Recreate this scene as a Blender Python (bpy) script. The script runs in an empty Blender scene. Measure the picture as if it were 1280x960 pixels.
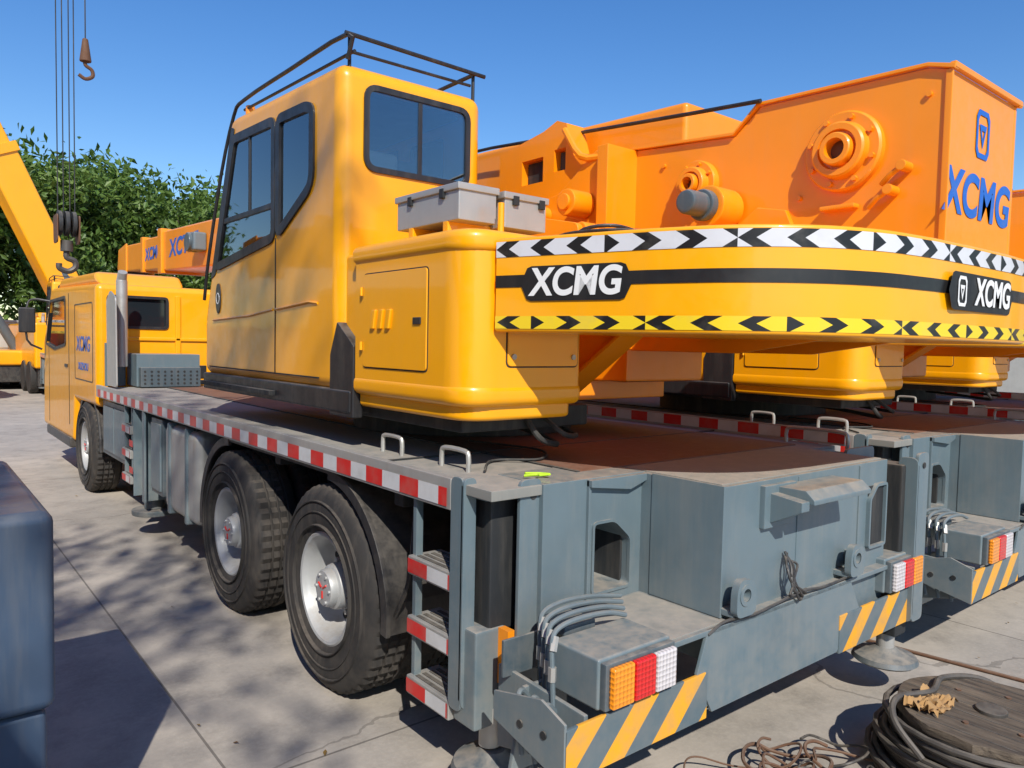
import bpy,bmesh,math,random
from mathutils import Vector,Matrix,noise
random.seed(7)
sc=bpy.context.scene
# ------------------------------------------------------------------ materials
def newmat(n):
    m=bpy.data.materials.new(n); m.use_nodes=True
    nt=m.node_tree; nt.nodes.clear()
    out=nt.nodes.new('ShaderNodeOutputMaterial'); p=nt.nodes.new('ShaderNodeBsdfPrincipled')
    nt.links.new(p.outputs[0],out.inputs[0])
    return m,nt,p,out
def N(nt,t,**k):
    n=nt.nodes.new(t)
    for a,b in k.items():
        if a.startswith('i_'): n.inputs[int(a[2:])].default_value=b
        else: setattr(n,a,b)
    return n
def L(nt,a,b): nt.links.new(a,b)
def math_(nt,op,a,b=None,c=None):
    n=N(nt,'ShaderNodeMath',operation=op)
    for i,v in enumerate((a,b,c)):
        if v is None: continue
        if isinstance(v,(int,float)): n.inputs[i].default_value=v
        else: L(nt,v,n.inputs[i])
    return n.outputs[0]
def mix(nt,f,a,b):
    n=N(nt,'ShaderNodeMix',data_type='RGBA')
    if isinstance(f,(int,float)): n.inputs[0].default_value=f
    else: L(nt,f,n.inputs[0])
    for i,v in ((6,a),(7,b)):
        if isinstance(v,tuple): n.inputs[i].default_value=(*v,1) if len(v)==3 else v
        else: L(nt,v,n.inputs[i])
    return n.outputs[2]
def ramp(nt,f,a,b):
    n=N(nt,'ShaderNodeMapRange'); L(nt,f,n.inputs[0]); n.inputs[1].default_value=a; n.inputs[2].default_value=b
    return n.outputs[0]
def noise_(nt,scale,detail=4,rough=.6,vec=None,stretch=None):
    n=N(nt,'ShaderNodeTexNoise'); n.inputs['Scale'].default_value=scale; n.inputs['Detail'].default_value=detail; n.inputs['Roughness'].default_value=rough
    if vec is None: vec=N(nt,'ShaderNodeTexCoord').outputs['Object']
    if stretch:
        mp=N(nt,'ShaderNodeMapping'); mp.inputs['Scale'].default_value=stretch; L(nt,vec,mp.inputs[0]); vec=mp.outputs[0]
    L(nt,vec,n.inputs['Vector']); return n.outputs[0]
def paint(n,col,rough=.3,coat=.4,dust=.35,dirt=.25,dustcol=(.36,.31,.25),metal=0,bump=0,streak=.15,low=0):
    m,nt,p,o=newmat(n)
    n1=noise_(nt,1.7,4,.65); n2=noise_(nt,14,3,.7); n3=noise_(nt,3,4,.75,stretch=(3,3,.35))
    dark=tuple(c*.55 for c in col)
    f=math_(nt,'MULTIPLY',ramp(nt,n1,.45,.8),dirt)
    c=mix(nt,f,col,dark)
    f=math_(nt,'MULTIPLY',ramp(nt,n3,.48,.78),streak)
    c=mix(nt,f,c,dustcol)
    g=N(nt,'ShaderNodeNewGeometry'); s=N(nt,'ShaderNodeSeparateXYZ'); L(nt,g.outputs['Normal'],s.inputs[0])
    if low>0:   # road dust builds up towards the ground
        sp=N(nt,'ShaderNodeSeparateXYZ'); L(nt,g.outputs['Position'],sp.inputs[0])
        lf=math_(nt,'MULTIPLY',math_(nt,'MULTIPLY',ramp(nt,sp.outputs[2],1.1,.2),ramp(nt,n2,.3,.6)),low); c=mix(nt,lf,c,dustcol)
    up=ramp(nt,s.outputs[2],.4,.95)
    f=math_(nt,'MULTIPLY',math_(nt,'MULTIPLY',up,ramp(nt,n2,.2,.65)),dust)
    c=mix(nt,f,c,dustcol)
    L(nt,c,p.inputs['Base Color'])
    r=math_(nt,'ADD',math_(nt,'MULTIPLY',ramp(nt,n2,.3,.8),.22),rough)
    r=math_(nt,'ADD',r,math_(nt,'MULTIPLY',f,.5)); L(nt,r,p.inputs['Roughness'])
    p.inputs['Metallic'].default_value=metal
    p.inputs['Coat Weight'].default_value=coat; p.inputs['Coat Roughness'].default_value=.06
    if bump>0:
        b=N(nt,'ShaderNodeBump'); b.inputs['Strength'].default_value=bump*4; b.inputs['Distance'].default_value=.01
        L(nt,noise_(nt,4,1,.5),b.inputs['Height']); L(nt,b.outputs[0],p.inputs['Normal'])
        if coat>0: L(nt,b.outputs[0],p.inputs['Coat Normal'])
    return m
M={}
M['yellow']=paint('yellow_paint',(.96,.405,.001),.28,.45,.14,.12,streak=.04,bump=.035)
M['orange']=paint('orange_paint',(.94,.295,.001),.32,.35,.14,.18,streak=.06,bump=.035)
M['grey']=paint('grey_blue_paint',(.125,.175,.20),.38,.2,.75,.4,streak=.2,bump=.02,low=.3)
M['greyd']=paint('grey_dark_paint',(.07,.10,.12),.4,.15,.6,.4,streak=.2,low=.3)
M['black']=paint('black_plastic',(.018,.018,.02),.4,.1,.35,.2,streak=.12,low=.2)
M['tapeblack']=paint('black_tape',(.012,.012,.012),.35,.1,.05,.1,streak=.03)
M['frame']=paint('dark_chassis',(.02,.022,.024),.6,0,.4,.3)
M['deck']=paint('deck_grey',(.24,.24,.22),.6,0,.9,.5,dustcol=(.36,.32,.27),streak=.4)
M['rust']=paint('deck_primer',(.15,.06,.035),.5,0,.55,.5,dustcol=(.27,.17,.12),streak=.3)
M['alu']=paint('brushed_aluminium',(.50,.49,.46),.38,0,.35,.4,metal=.5,streak=.3)
M['rim']=paint('silver_rim',(.46,.47,.47),.4,.1,.4,.45,metal=.25,streak=.4,dustcol=(.30,.24,.18))
M['rubber']=paint('tyre_rubber',(.022,.021,.021),.75,0,.6,.4,dustcol=(.15,.125,.10),streak=.45,bump=.06,low=.2)
M['white']=paint('white_paint',(.78,.78,.76),.4,.1,.1,.1,streak=.03)
M['blue']=paint('blue_lettering',(.015,.12,.5),.35,.1,.1,.1)
M['steelblue']=paint('weathered_blue_steel',(.05,.085,.145),.42,.15,.35,.6,streak=.3,dustcol=(.2,.19,.17),bump=.06)
M['cable']=paint('wire_rope',(.10,.09,.08),.5,0,.4,.6,metal=.5)
M['rustwire']=paint('rusty_wire',(.13,.06,.03),.7,0,.3,.6)
M['cloth']=paint('tan_cloth',(.42,.24,.09),.9,0,.2,.6)
M['hose']=paint('grey_hose',(.13,.17,.19),.4,.2,.4,.3)
M['red']=paint('red_paint',(.6,.02,.015),.35,.2,.1,.1,streak=.05)
M['redlens']=paint('red_lens',(.65,.01,.01),.12,.8,.05,.05,streak=0)
M['amberlens']=paint('amber_lens',(.85,.28,.01),.12,.8,.05,.05,streak=0)
M['whitelens']=paint('clear_lens',(.62,.58,.58),.12,.8,.05,.05,streak=0)
M['hivis']=paint('green_strap',(.45,.7,.02),.6,0,.1,.1)
for k in('redlens','amberlens','whitelens'):
    nt=M[k].node_tree; p=[n for n in nt.nodes if n.type=='BSDF_PRINCIPLED'][0]
    v=N(nt,'ShaderNodeTexVoronoi'); v.inputs['Scale'].default_value=55; v.inputs['Randomness'].default_value=0
    L(nt,N(nt,'ShaderNodeTexCoord').outputs['Object'],v.inputs['Vector'])
    b=N(nt,'ShaderNodeBump'); b.inputs['Strength'].default_value=1; b.inputs['Distance'].default_value=.008
    L(nt,v.outputs[0],b.inputs['Height']); L(nt,b.outputs[0],p.inputs['Normal'])
m=bpy.data.materials.new('window_glass'); m.use_nodes=True; nt=m.node_tree; nt.nodes.clear()
o=N(nt,'ShaderNodeOutputMaterial'); t=N(nt,'ShaderNodeBsdfTransparent'); t.inputs[0].default_value=(.70,.76,.76,1)
g=N(nt,'ShaderNodeBsdfGlossy'); g.inputs['Roughness'].default_value=.02; g.inputs[0].default_value=(.9,.95,1,1)
fr=N(nt,'ShaderNodeFresnel'); fr.inputs[0].default_value=1.6; f=math_(nt,'ADD',fr.outputs[0],.12)
mx=N(nt,'ShaderNodeMixShader'); L(nt,f,mx.inputs[0]); L(nt,t.outputs[0],mx.inputs[1]); L(nt,g.outputs[0],mx.inputs[2]); L(nt,mx.outputs[0],o.inputs[0]); M['glass']=m
m,nt,p,o=newmat('dark_glass'); p.inputs['Base Color'].default_value=(.015,.02,.025,1); p.inputs['Roughness'].default_value=.04; M['dglass']=m
def uvxy(nt):
    u=N(nt,'ShaderNodeUVMap'); u.uv_map='UVMap'; s=N(nt,'ShaderNodeSeparateXYZ'); L(nt,u.outputs[0],s.inputs[0]); return s.outputs[0],s.outputs[1]
def chevron(n,bg):
    m,nt,p,o=newmat(n); u,v=uvxy(nt)
    d=math_(nt,'SUBTRACT',math_(nt,'MULTIPLY',math_(nt,'GREATER_THAN',math_(nt,'FRACT',math_(nt,'DIVIDE',u,.96)),.5),2),1)
    a=math_(nt,'ABSOLUTE',math_(nt,'SUBTRACT',v,.5))
    x=math_(nt,'ADD',math_(nt,'DIVIDE',u,.16),math_(nt,'MULTIPLY',math_(nt,'MULTIPLY',a,d),.62))
    f=math_(nt,'FRACT',x); blk=math_(nt,'LESS_THAN',f,.38)
    c=mix(nt,blk,bg,(.012,.012,.012))
    c=mix(nt,math_(nt,'MULTIPLY',ramp(nt,noise_(nt,9),.5,.8),.25),c,(.3,.27,.22))
    L(nt,c,p.inputs[0]); p.inputs['Roughness'].default_value=.35; return m
M['chevw']=chevron('white_chevron_tape',(.64,.64,.66)); M['chevy']=chevron('yellow_chevron_tape',(.82,.58,.02))
m,nt,p,o=newmat('red_white_tape'); u,v=uvxy(nt); f=math_(nt,'LESS_THAN',math_(nt,'FRACT',math_(nt,'DIVIDE',u,.30)),.5)
c=mix(nt,f,(.62,.62,.62),(.62,.025,.02)); c=mix(nt,math_(nt,'MULTIPLY',ramp(nt,noise_(nt,9),.45,.8),.35),c,(.3,.27,.22)); L(nt,c,p.inputs[0]); p.inputs['Roughness'].default_value=.35; M['rw']=m
m,nt,p,o=newmat('hazard_stripe_paint'); s=N(nt,'ShaderNodeSeparateXYZ'); L(nt,N(nt,'ShaderNodeTexCoord').outputs['Object'],s.inputs[0])
f=math_(nt,'LESS_THAN',math_(nt,'FRACT',math_(nt,'DIVIDE',math_(nt,'SUBTRACT',s.outputs[0],s.outputs[2]),.27)),.48)
c=mix(nt,f,(.10,.14,.16),(.85,.38,.01)); c=mix(nt,math_(nt,'MULTIPLY',ramp(nt,noise_(nt,12),.35,.75),.4),c,(.25,.23,.2)); L(nt,c,p.inputs[0]); p.inputs['Roughness'].default_value=.45; M['hazard']=m
m,nt,p,o=newmat('weathered_wood'); a=noise_(nt,6,6,.7,stretch=(5,.6,5)); c=mix(nt,ramp(nt,a,.3,.7),(.04,.03,.024),(.2,.155,.11)); L(nt,c,p.inputs[0]); p.inputs['Roughness'].default_value=.85
b=N(nt,'ShaderNodeBump'); b.inputs['Distance'].default_value=.015; L(nt,a,b.inputs['Height']); L(nt,b.outputs[0],p.inputs['Normal']); M['wood']=m
m,nt,p,o=newmat('bark'); a=noise_(nt,8,3,.7,stretch=(1,1,.3)); L(nt,mix(nt,a,(.05,.04,.03),(.14,.11,.08)),p.inputs[0]); p.inputs['Roughness'].default_value=.9; M['bark']=m
def leafmat(n,a,b_):
    m,nt,p,o=newmat(n); g=N(nt,'ShaderNodeNewGeometry'); c=mix(nt,g.outputs['Random Per Island'],a,b_)
    c=mix(nt,ramp(nt,noise_(nt,.5,2),.4,.65),c,tuple(x*.6 for x in a)); L(nt,c,p.inputs[0]); p.inputs['Roughness'].default_value=.5
    tr=N(nt,'ShaderNodeBsdfTranslucent'); L(nt,c,tr.inputs[0]); mx=N(nt,'ShaderNodeMixShader'); mx.inputs[0].default_value=.3
    L(nt,p.outputs[0],mx.inputs[1]); L(nt,tr.outputs[0],mx.inputs[2]); L(nt,mx.outputs[0],o.inputs[0]); return m
M['leaf']=leafmat('foliage',(.085,.165,.022),(.19,.28,.055)); M['dryleaf']=leafmat('dry_leaf',(.22,.12,.03),(.3,.2,.06))
m,nt,p,o=newmat('concrete_ground'); tc=N(nt,'ShaderNodeTexCoord').outputs['Object']
a=noise_(nt,.45,6,.7,tc); b_=noise_(nt,3.2,6,.7,tc); c_=noise_(nt,40,3,.7,tc)
c=mix(nt,ramp(nt,a,.35,.65),(.31,.28,.245),(.50,.44,.37)); c=mix(nt,math_(nt,'MULTIPLY',ramp(nt,b_,.48,.72),.6),c,(.20,.18,.155))
c=mix(nt,math_(nt,'MULTIPLY',ramp(nt,c_,.45,.8),.35),c,(.54,.48,.40))
v=N(nt,'ShaderNodeTexVoronoi'); v.feature='DISTANCE_TO_EDGE'; v.inputs['Scale'].default_value=.2
dv=N(nt,'ShaderNodeVectorMath',operation='ADD'); nz=N(nt,'ShaderNodeTexNoise'); nz.inputs['Scale'].default_value=1.6; nz.inputs['Detail'].default_value=5; L(nt,tc,nz.inputs['Vector'])
sc_=N(nt,'ShaderNodeVectorMath',operation='SCALE'); sc_.inputs['Scale'].default_value=.5; L(nt,nz.outputs[1],sc_.inputs[0]); L(nt,tc,dv.inputs[0]); L(nt,sc_.outputs[0],dv.inputs[1]); L(nt,dv.outputs[0],v.inputs['Vector'])
crack=math_(nt,'MULTIPLY',math_(nt,'LESS_THAN',v.outputs[0],.0016),.6)
s=N(nt,'ShaderNodeSeparateXYZ'); L(nt,tc,s.inputs[0])
j1=math_(nt,'LESS_THAN',math_(nt,'ABSOLUTE',math_(nt,'SUBTRACT',math_(nt,'FRACT',math_(nt,'DIVIDE',math_(nt,'ADD',s.outputs[0],1.2),4.5)),.5)),.0013)
j2=math_(nt,'LESS_THAN',math_(nt,'ABSOLUTE',math_(nt,'SUBTRACT',math_(nt,'FRACT',math_(nt,'DIVIDE',math_(nt,'ADD',s.outputs[1],1.0),8)),.5)),.0008)
jj=math_(nt,'MAXIMUM',math_(nt,'MAXIMUM',j1,j2),crack)
c=mix(nt,math_(nt,'MULTIPLY',jj,.7),c,(.08,.07,.06)); L(nt,c,p.inputs[0]); p.inputs['Roughness'].default_value=.85
b=N(nt,'ShaderNodeBump'); b.inputs['Strength'].default_value=.3; b.inputs['Distance'].default_value=.02; L(nt,b_,b.inputs['Height']); L(nt,b.outputs[0],p.inputs['Normal']); M['concrete']=m
M['wallc']=paint('rendered_wall',(.45,.43,.38),.85,0,.2,.4,streak=.4)
m,nt,p,o=newmat('green_roof_sheet'); s=N(nt,'ShaderNodeTexWave'); s.inputs['Scale'].default_value=3; L(nt,N(nt,'ShaderNodeTexCoord').outputs['Object'],s.inputs['Vector']); L(nt,mix(nt,s.outputs[1],(.02,.18,.12),(.04,.28,.19)),p.inputs[0]); p.inputs['Roughness'].default_value=.5; M['groof']=m

# ------------------------------------------------------------------ geometry kit
def smooth_mesh(me,ang=38):
    bm=bmesh.new(); bm.from_mesh(me)
    for f in bm.faces: f.smooth=True
    ca=math.radians(ang)
    for e in bm.edges:
        e.smooth = len(e.link_faces)==2 and e.calc_face_angle(0)<ca
    bm.to_mesh(me); bm.free()
class Asm:
    def __init__(s,name,loc=(0,0,0)):
        s.name=name; s.loc=Vector(loc); s.p={}; s.extra=[]
    def bm(s,part,mat):
        if part not in s.p: s.p[part]=(bmesh.new(),mat)
        return s.p[part][0]
    def merge(s,part,mat,src):
        t=bpy.data.meshes.new('t'); src.to_mesh(t); src.free(); s.bm(part,mat).from_mesh(t); bpy.data.meshes.remove(t)
    def merge_me(s,part,mat,me): s.bm(part,mat).from_mesh(me); bpy.data.meshes.remove(me)
    def finish(s):
        r=bpy.data.objects.new(s.name,None); sc.collection.objects.link(r); r.location=s.loc; r.empty_display_size=.3
        for part,(bm,mat) in s.p.items():
            me=bpy.data.meshes.new(part); bmesh.ops.recalc_face_normals(bm,faces=bm.faces) ; bm.to_mesh(me); bm.free()
            smooth_mesh(me); me.materials.append(M[mat])
            o=bpy.data.objects.new(part,me); sc.collection.objects.link(o); o.parent=r; o.location=-s.loc
            w=o.modifiers.new('wn','WEIGHTED_NORMAL'); w.keep_sharp=True
        for o in s.extra:
            sc.collection.objects.link(o) if o.name not in sc.collection.objects else None
            o.parent=r; o.matrix_basis=Matrix.Translation(-s.loc)@o.matrix_basis
        s.root=r; return r
def bevel(bm,w,seg=2):
    if w>0: bmesh.ops.bevel(bm,geom=list(bm.edges),offset=w,segments=seg,profile=.5,affect='EDGES',clamp_overlap=True)
def mkbox(x0,x1,y0,y1,z0,z1,bev=.006,seg=2):
    bm=bmesh.new(); bmesh.ops.create_cube(bm,size=1)
    bmesh.ops.scale(bm,vec=(x1-x0,y1-y0,z1-z0),verts=bm.verts); bmesh.ops.translate(bm,vec=((x0+x1)/2,(y0+y1)/2,(z0+z1)/2),verts=bm.verts)
    bevel(bm,min(bev,abs(x1-x0)*.3,abs(y1-y0)*.3,abs(z1-z0)*.3),seg); return bm
def ax(axis,a,b,c):
    return {'x':(c,a,b),'y':(a,c,b),'z':(a,b,c)}[axis]
def mkprism(poly,axis,c0,c1,bev=.005,seg=2,only_long=False):
    bm=bmesh.new(); v0=[bm.verts.new(ax(axis,p[0],p[1],c0)) for p in poly]; v1=[bm.verts.new(ax(axis,p[0],p[1],c1)) for p in poly]
    n=len(poly); bm.faces.new(v0); bm.faces.new(list(reversed(v1)))
    for i in range(n): bm.faces.new((v0[i],v1[i],v1[(i+1)%n],v0[(i+1)%n]))
    bmesh.ops.recalc_face_normals(bm,faces=bm.faces)
    if bev>0:
        if only_long: es=[e for e in bm.edges if (abs(e.verts[0].co[ 'xyz'.index(axis)]-e.verts[1].co['xyz'.index(axis)])<1e-6)]
        else: es=list(bm.edges)
        bmesh.ops.bevel(bm,geom=es,offset=bev,segments=seg,profile=.5,affect='EDGES',clamp_overlap=True)
    return bm
def rpoly(poly,r,n=5):
    out=[]; m=len(poly)
    for i in range(m):
        p=Vector(poly[i]); a=Vector(poly[i-1])-p; b=Vector(poly[(i+1)%m])-p
        rr=r[i] if isinstance(r,(list,tuple)) else r
        d=min(rr,a.length*.45,b.length*.45)
        if d<1e-4: out.append(tuple(p)); continue
        A=p+a.normalized()*d; B=p+b.normalized()*d
        for k in range(n+1):
            t=k/n; out.append(tuple(A*(1-t)**2+p*2*t*(1-t)+B*t*t))
    return out
def area(p): return sum(p[i-1][0]*p[i][1]-p[i][0]*p[i-1][1] for i in range(len(p)))/2
def inset(poly,w):
    if area(poly)<0: poly=poly[::-1]
    out=[]; n=len(poly)
    for i in range(n):
        p=Vector(poly[i]); a=(p-Vector(poly[i-1])).normalized(); b=(Vector(poly[(i+1)%n])-p).normalized()
        na=Vector((-a.y,a.x)); nb=Vector((-b.y,b.x)); h=(na+nb); h.normalize(); k=max(.35,h.dot(na)); out.append(tuple(p+h*w/k))
    return poly,out
def mkring(poly,w,axis,c0,c1):
    P,Q=inset(poly,w); bm=bmesh.new(); n=len(P)
    a=[bm.verts.new(ax(axis,*p,c0)) for p in P]; b=[bm.verts.new(ax(axis,*p,c0)) for p in Q]
    c=[bm.verts.new(ax(axis,*p,c1)) for p in P]; d=[bm.verts.new(ax(axis,*p,c1)) for p in Q]
    for i in range(n):
        j=(i+1)%n
        for q in ((a[i],a[j],b[j],b[i]),(c[i],d[i],d[j],c[j]),(a[i],c[i],c[j],a[j]),(b[i],b[j],d[j],d[i])): bm.faces.new(q)
    bmesh.ops.recalc_face_normals(bm,faces=bm.faces); return bm
def frame(d):
    d=Vector(d).normalized(); u=Vector((0,0,1)) if abs(d.z)<.95 else Vector((1,0,0)); a=d.cross(u).normalized(); return a,d.cross(a).normalized()
def mkcyl(p0,p1,r,r2=None,seg=24,bev=0):
    p0=Vector(p0); p1=Vector(p1); r2=r if r2 is None else r2; a,b=frame(p1-p0); bm=bmesh.new()
    A=[];B=[]
    for i in range(seg):
        t=2*math.pi*i/seg; d=a*math.cos(t)+b*math.sin(t); A.append(bm.verts.new(p0+d*r)); B.append(bm.verts.new(p1+d*r2))
    fa=bm.faces.new(A); fb=bm.faces.new(B[::-1])
    for i in range(seg): bm.faces.new((A[i],B[i],B[(i+1)%seg],A[(i+1)%seg]))
    bmesh.ops.recalc_face_normals(bm,faces=bm.faces)
    if bev>0: bmesh.ops.bevel(bm,geom=list(set(fa.edges)|set(fb.edges)),offset=bev,segments=2,profile=.5,affect='EDGES',clamp_overlap=True)
    return bm
def catmull(pts,n=6):
    pts=[Vector(p) for p in pts]; P=[pts[0]*2-pts[1]]+pts+[pts[-1]*2-pts[-2]]; out=[]
    for i in range(1,len(P)-2):
        for k in range(n):
            t=k/n; a,b,c,d=P[i-1:i+3]
            out.append(.5*((2*b)+(c-a)*t+(2*a-5*b+4*c-d)*t*t+(3*b-a-3*c+d)*t**3))
    out.append(pts[-1]); return out
def mktube(pts,r,seg=8,smooth=0):
    if smooth: pts=catmull(pts,smooth)
    pts=[Vector(p) for p in pts]; bm=bmesh.new(); prev=None; a=None
    rs=r if isinstance(r,list) else [r]*len(pts)
    for i,p in enumerate(pts):
        d=(pts[min(i+1,len(pts)-1)]-pts[max(i-1,0)])
        if d.length<1e-7: d=Vector((0,0,1))
        d.normalize()
        if a is None: a,_=frame(d)
        a=(a-d*a.dot(d)); a=a.normalized() if a.length>1e-5 else frame(d)[0]
        b=d.cross(a); ring=[bm.verts.new(p+(a*math.cos(2*math.pi*k/seg)+b*math.sin(2*math.pi*k/seg))*rs[i]) for k in range(seg)]
        if prev:
            for k in range(seg): bm.faces.new((prev[k],prev[(k+1)%seg],ring[(k+1)%seg],ring[k]))
        else: bm.faces.new(ring[::-1])
        prev=ring
    bm.faces.new(prev); return bm
def mklathe(prof,org,axis,seg=48,notch=None):
    org=Vector(org); d=Vector(axis).normalized(); a,b=frame(d); bm=bmesh.new(); rings=[]
    for j,(r,h) in enumerate(prof):
        ring=[]
        for k in range(seg):
            rr=r-(notch[1] if notch and j in notch[0] and k%2 else 0)
            t=2*math.pi*k/seg; ring.append(bm.verts.new(org+d*h+(a*math.cos(t)+b*math.sin(t))*max(rr,1e-4)))
        rings.append(ring)
    for j in range(len(prof)-1):
        for k in range(seg): bm.faces.new((rings[j][k],rings[j][(k+1)%seg],rings[j+1][(k+1)%seg],rings[j+1][k]))
    return bm
def boolean(base,cuts):
    def ob(b):
        bmesh.ops.recalc_face_normals(b,faces=b.faces)
        me=bpy.data.meshes.new('b'); b.to_mesh(me); b.free(); o=bpy.data.objects.new('b',me); sc.collection.objects.link(o); return o
    o=ob(base); cs=[ob(c) for c in cuts]
    for c in cs:
        m=o.modifiers.new('b','BOOLEAN'); m.operation='DIFFERENCE'; m.object=c; m.solver='EXACT'
    dg=bpy.context.evaluated_depsgraph_get(); dg.update(); me=bpy.data.meshes.new_from_object(o.evaluated_get(dg))
    for x in cs+[o]:
        d=x.data; bpy.data.objects.remove(x); bpy.data.meshes.remove(d)
    return me
def strip(asm,name,path,z0,z1,off,mat,u0=0):
    P=[Vector((p[0],p[1],0)) for p in path]; n=len(P); bm=bmesh.new(); uv=bm.loops.layers.uv.new('UVMap'); vs=[];us=[];u=u0
    for i in range(n):
        d=(P[min(i+1,n-1)]-P[max(i-1,0)]).normalized(); nr=Vector((d.y,-d.x,0)); q=P[i]+nr*off
        if i: u+=(P[i]-P[i-1]).length
        us.append(u); vs.append((bm.verts.new((q.x,q.y,z0)),bm.verts.new((q.x,q.y,z1))))
    for i in range(n-1):
        f=bm.faces.new((vs[i][0],vs[i+1][0],vs[i+1][1],vs[i][1])); f.smooth=True
        for l,(a,b) in zip(f.loops,((us[i],0),(us[i+1],0),(us[i+1],1),(us[i],1))): l[uv].uv=(a,b)
    me=bpy.data.meshes.new(name); bm.to_mesh(me); bm.free(); me.materials.append(M[mat]); o=bpy.data.objects.new(name,me); asm.extra.append(o); return o
def text(asm,name,body,org,right,up,size,mat,sx=1.0,bold=.02,shear=.12,ext=.001,align='CENTER'):
    c=bpy.data.curves.new(name,'FONT'); c.body=body; c.size=size; c.extrude=ext; c.offset=bold*size; c.shear=shear; c.align_x=align; c.align_y='CENTER'; c.space_character=1.02
    c.materials.append(M[mat]); o=bpy.data.objects.new(name,c); r=Vector(right).normalized(); u=Vector(up).normalized(); n=r.cross(u)
    o.matrix_basis=Matrix(((r.x*sx,u.x,n.x,org[0]),(r.y*sx,u.y,n.y,org[1]),(r.z*sx,u.z,n.z,org[2]),(0,0,0,1))); asm.extra.append(o)

# ================================================================== TRUCK CRANE
A=Asm('truck_crane',(2.93,7.2,0))
def B(part,mat,*a,**k): A.merge(part,mat,mkbox(*a,**k))
def PR(part,mat,*a,**k): A.merge(part,mat,mkprism(*a,**k))
def C(part,mat,*a,**k): A.merge(part,mat,mkcyl(*a,**k))
def T(part,mat,*a,**k): A.merge(part,mat,mktube(*a,**k))
XL,XR=1.68,4.18
B('deck','deck',XL+.004,XR-.004,2.17,8.9,1.24,1.28,.004)
B('deck_primer_panel','rust',2.26,3.98,2.30,8.6,1.275,1.286,.003)
B('deck_seams','frame',2.24,2.262,2.3,8.6,1.276,1.2875,.001); B('deck_seams','frame',1.7,4.15,2.98,2.99,1.276,1.2885,.001)
for x0,x1 in((XL-.006,XL+.03),(XR-.03,XR+.006)):
    B('deck_edge_rail','alu',x0,x1,2.42,9.2,1.165,1.292,.005)
strip(A,'side_reflective_tape_l',[(XL-.010,9.1),(XL-.010,2.44)],1.178,1.252,0,'rw')
strip(A,'side_reflective_tape_r',[(XR+.010,9.1),(XR+.010,2.44)],1.178,1.252,0,'rw')
strip(A,'inner_reflective_tape_r',[(XR-.034,9.1),(XR-.034,2.1)],1.297,1.362,0,'rw')
B('deck_edge_rail','alu',XR-.03,XR-.02,2.1,9.1,1.285,1.37,.002)
def uhandle(x,y0,y1,z,h,r=.011):
    pts=[(x,y0,z),(x,y0,z+h*.7),(x,y0+(y1-y0)*.12,z+h),(x,y1-(y1-y0)*.12,z+h),(x,y1,z+h*.7),(x,y1,z)]
    T('deck_handles','alu',pts,r,8,3)
uhandle(1.86,2.56,2.76,1.28,.085); uhandle(1.86,3.10,3.28,1.28,.085); uhandle(4.08,2.05,2.42,1.28,.09)
T('deck_cable','frame',[(1.9,2.5,1.288),(2.1,2.7,1.292),(2.3,2.6,1.296),(2.5,2.85,1.296),(2.4,3.3,1.296)],.006,6,6)
B('chassis','frame',2.42,2.52,2.2,12.2,.72,1.2); B('chassis','frame',3.34,3.44,2.2,12.2,.72,1.2); B('chassis','frame',2.5,3.4,2.4,12,.9,1.15)
for y in(2.9,4.3,5.9,7.3,8.6): B('chassis','frame',1.75,4.1,y,y+.08,1.08,1.24)
# --- wheels
tyre=[(.285,.0),(.30,-.012),(.36,-.03),(.43,-.035),(.485,-.02),(.515,.0),(.533,.012),(.54,.03),(.54,.075),(.522,.078),(.522,.09),(.54,.093),(.541,.13),(.524,.133),(.524,.145),(.541,.148),(.54,.185),(.522,.188),(.522,.2),(.54,.203),(.54,.245),(.533,.262),(.515,.275),(.43,.30),(.34,.29),(.285,.27)]
rimp=[(.30,-.004),(.285,-.012),(.272,-.008),(.262,.01),(.25,.03),(.243,.085),(.235,.13),(.215,.15),(.165,.145),(.125,.135),(.12,.13)]
hub=[(.12,.13),(.122,.06),(.115,.035),(.10,.028),(.098,.0),(.09,-.012),(.03,-.016),(.0,-.016)]
def wheel(x,y,s,front=False):
    z=.535; d=(s,0,0)
    for off in ((0,) if front else (0,.31)):
        A.merge('tyres','rubber',mklathe(tyre,(x+s*off,y,z),d,96,([6,7,8,21,22,20,11,12,15,16],.015)))
        A.merge('wheel_rims','rim',mklathe(rimp,(x+s*off,y,z),d,48))
    A.merge('wheel_hubs','rim',mklathe(hub,(x,y,z),d,32))
    for r_ in(.33,.40,.455): A.merge('tyres','rubber',mklathe([(r_-.006,-.02),(r_-.003,-.039),(r_+.003,-.040),(r_+.006,-.02)],(x,y,z),d,64))
    for k in range(10):
        t=2*math.pi*k/10+.2; yy=y+.145*math.cos(t); zz=z+.145*math.sin(t)
        C('wheel_nuts','rim',(x+s*.15,yy,zz),(x+s*.105,yy,zz),.016,seg=6)
    for k in range(10):
        t=2*math.pi*k/10; yy=y+.198*math.cos(t); zz=z+.198*math.sin(t)
        C('rim_holes','frame',(x+s*.16,yy,zz),(x+s*.1425,yy,zz),.021,seg=12)
    for k in range(6):
        t=2*math.pi*k/6; yy=y+.075*math.cos(t); zz=z+.075*math.sin(t)
        C('wheel_nuts','rim',(x+s*.0,yy,zz),(x-s*.022,yy,zz),.009,seg=6)
    T('valve_stems','rubber',[(x+s*.02,y-.21,z),(x+s*.06,y-.17,z+.02)],.006,6)
    for k in range(3):
        t=2*math.pi*k/3+.5; T('hub_marks','red',[(x-s*.017,y+.012*math.cos(t),z+.012*math.sin(t)),(x-s*.017,y+.05*math.cos(t),z+.05*math.sin(t))],.0055,6)
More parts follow.
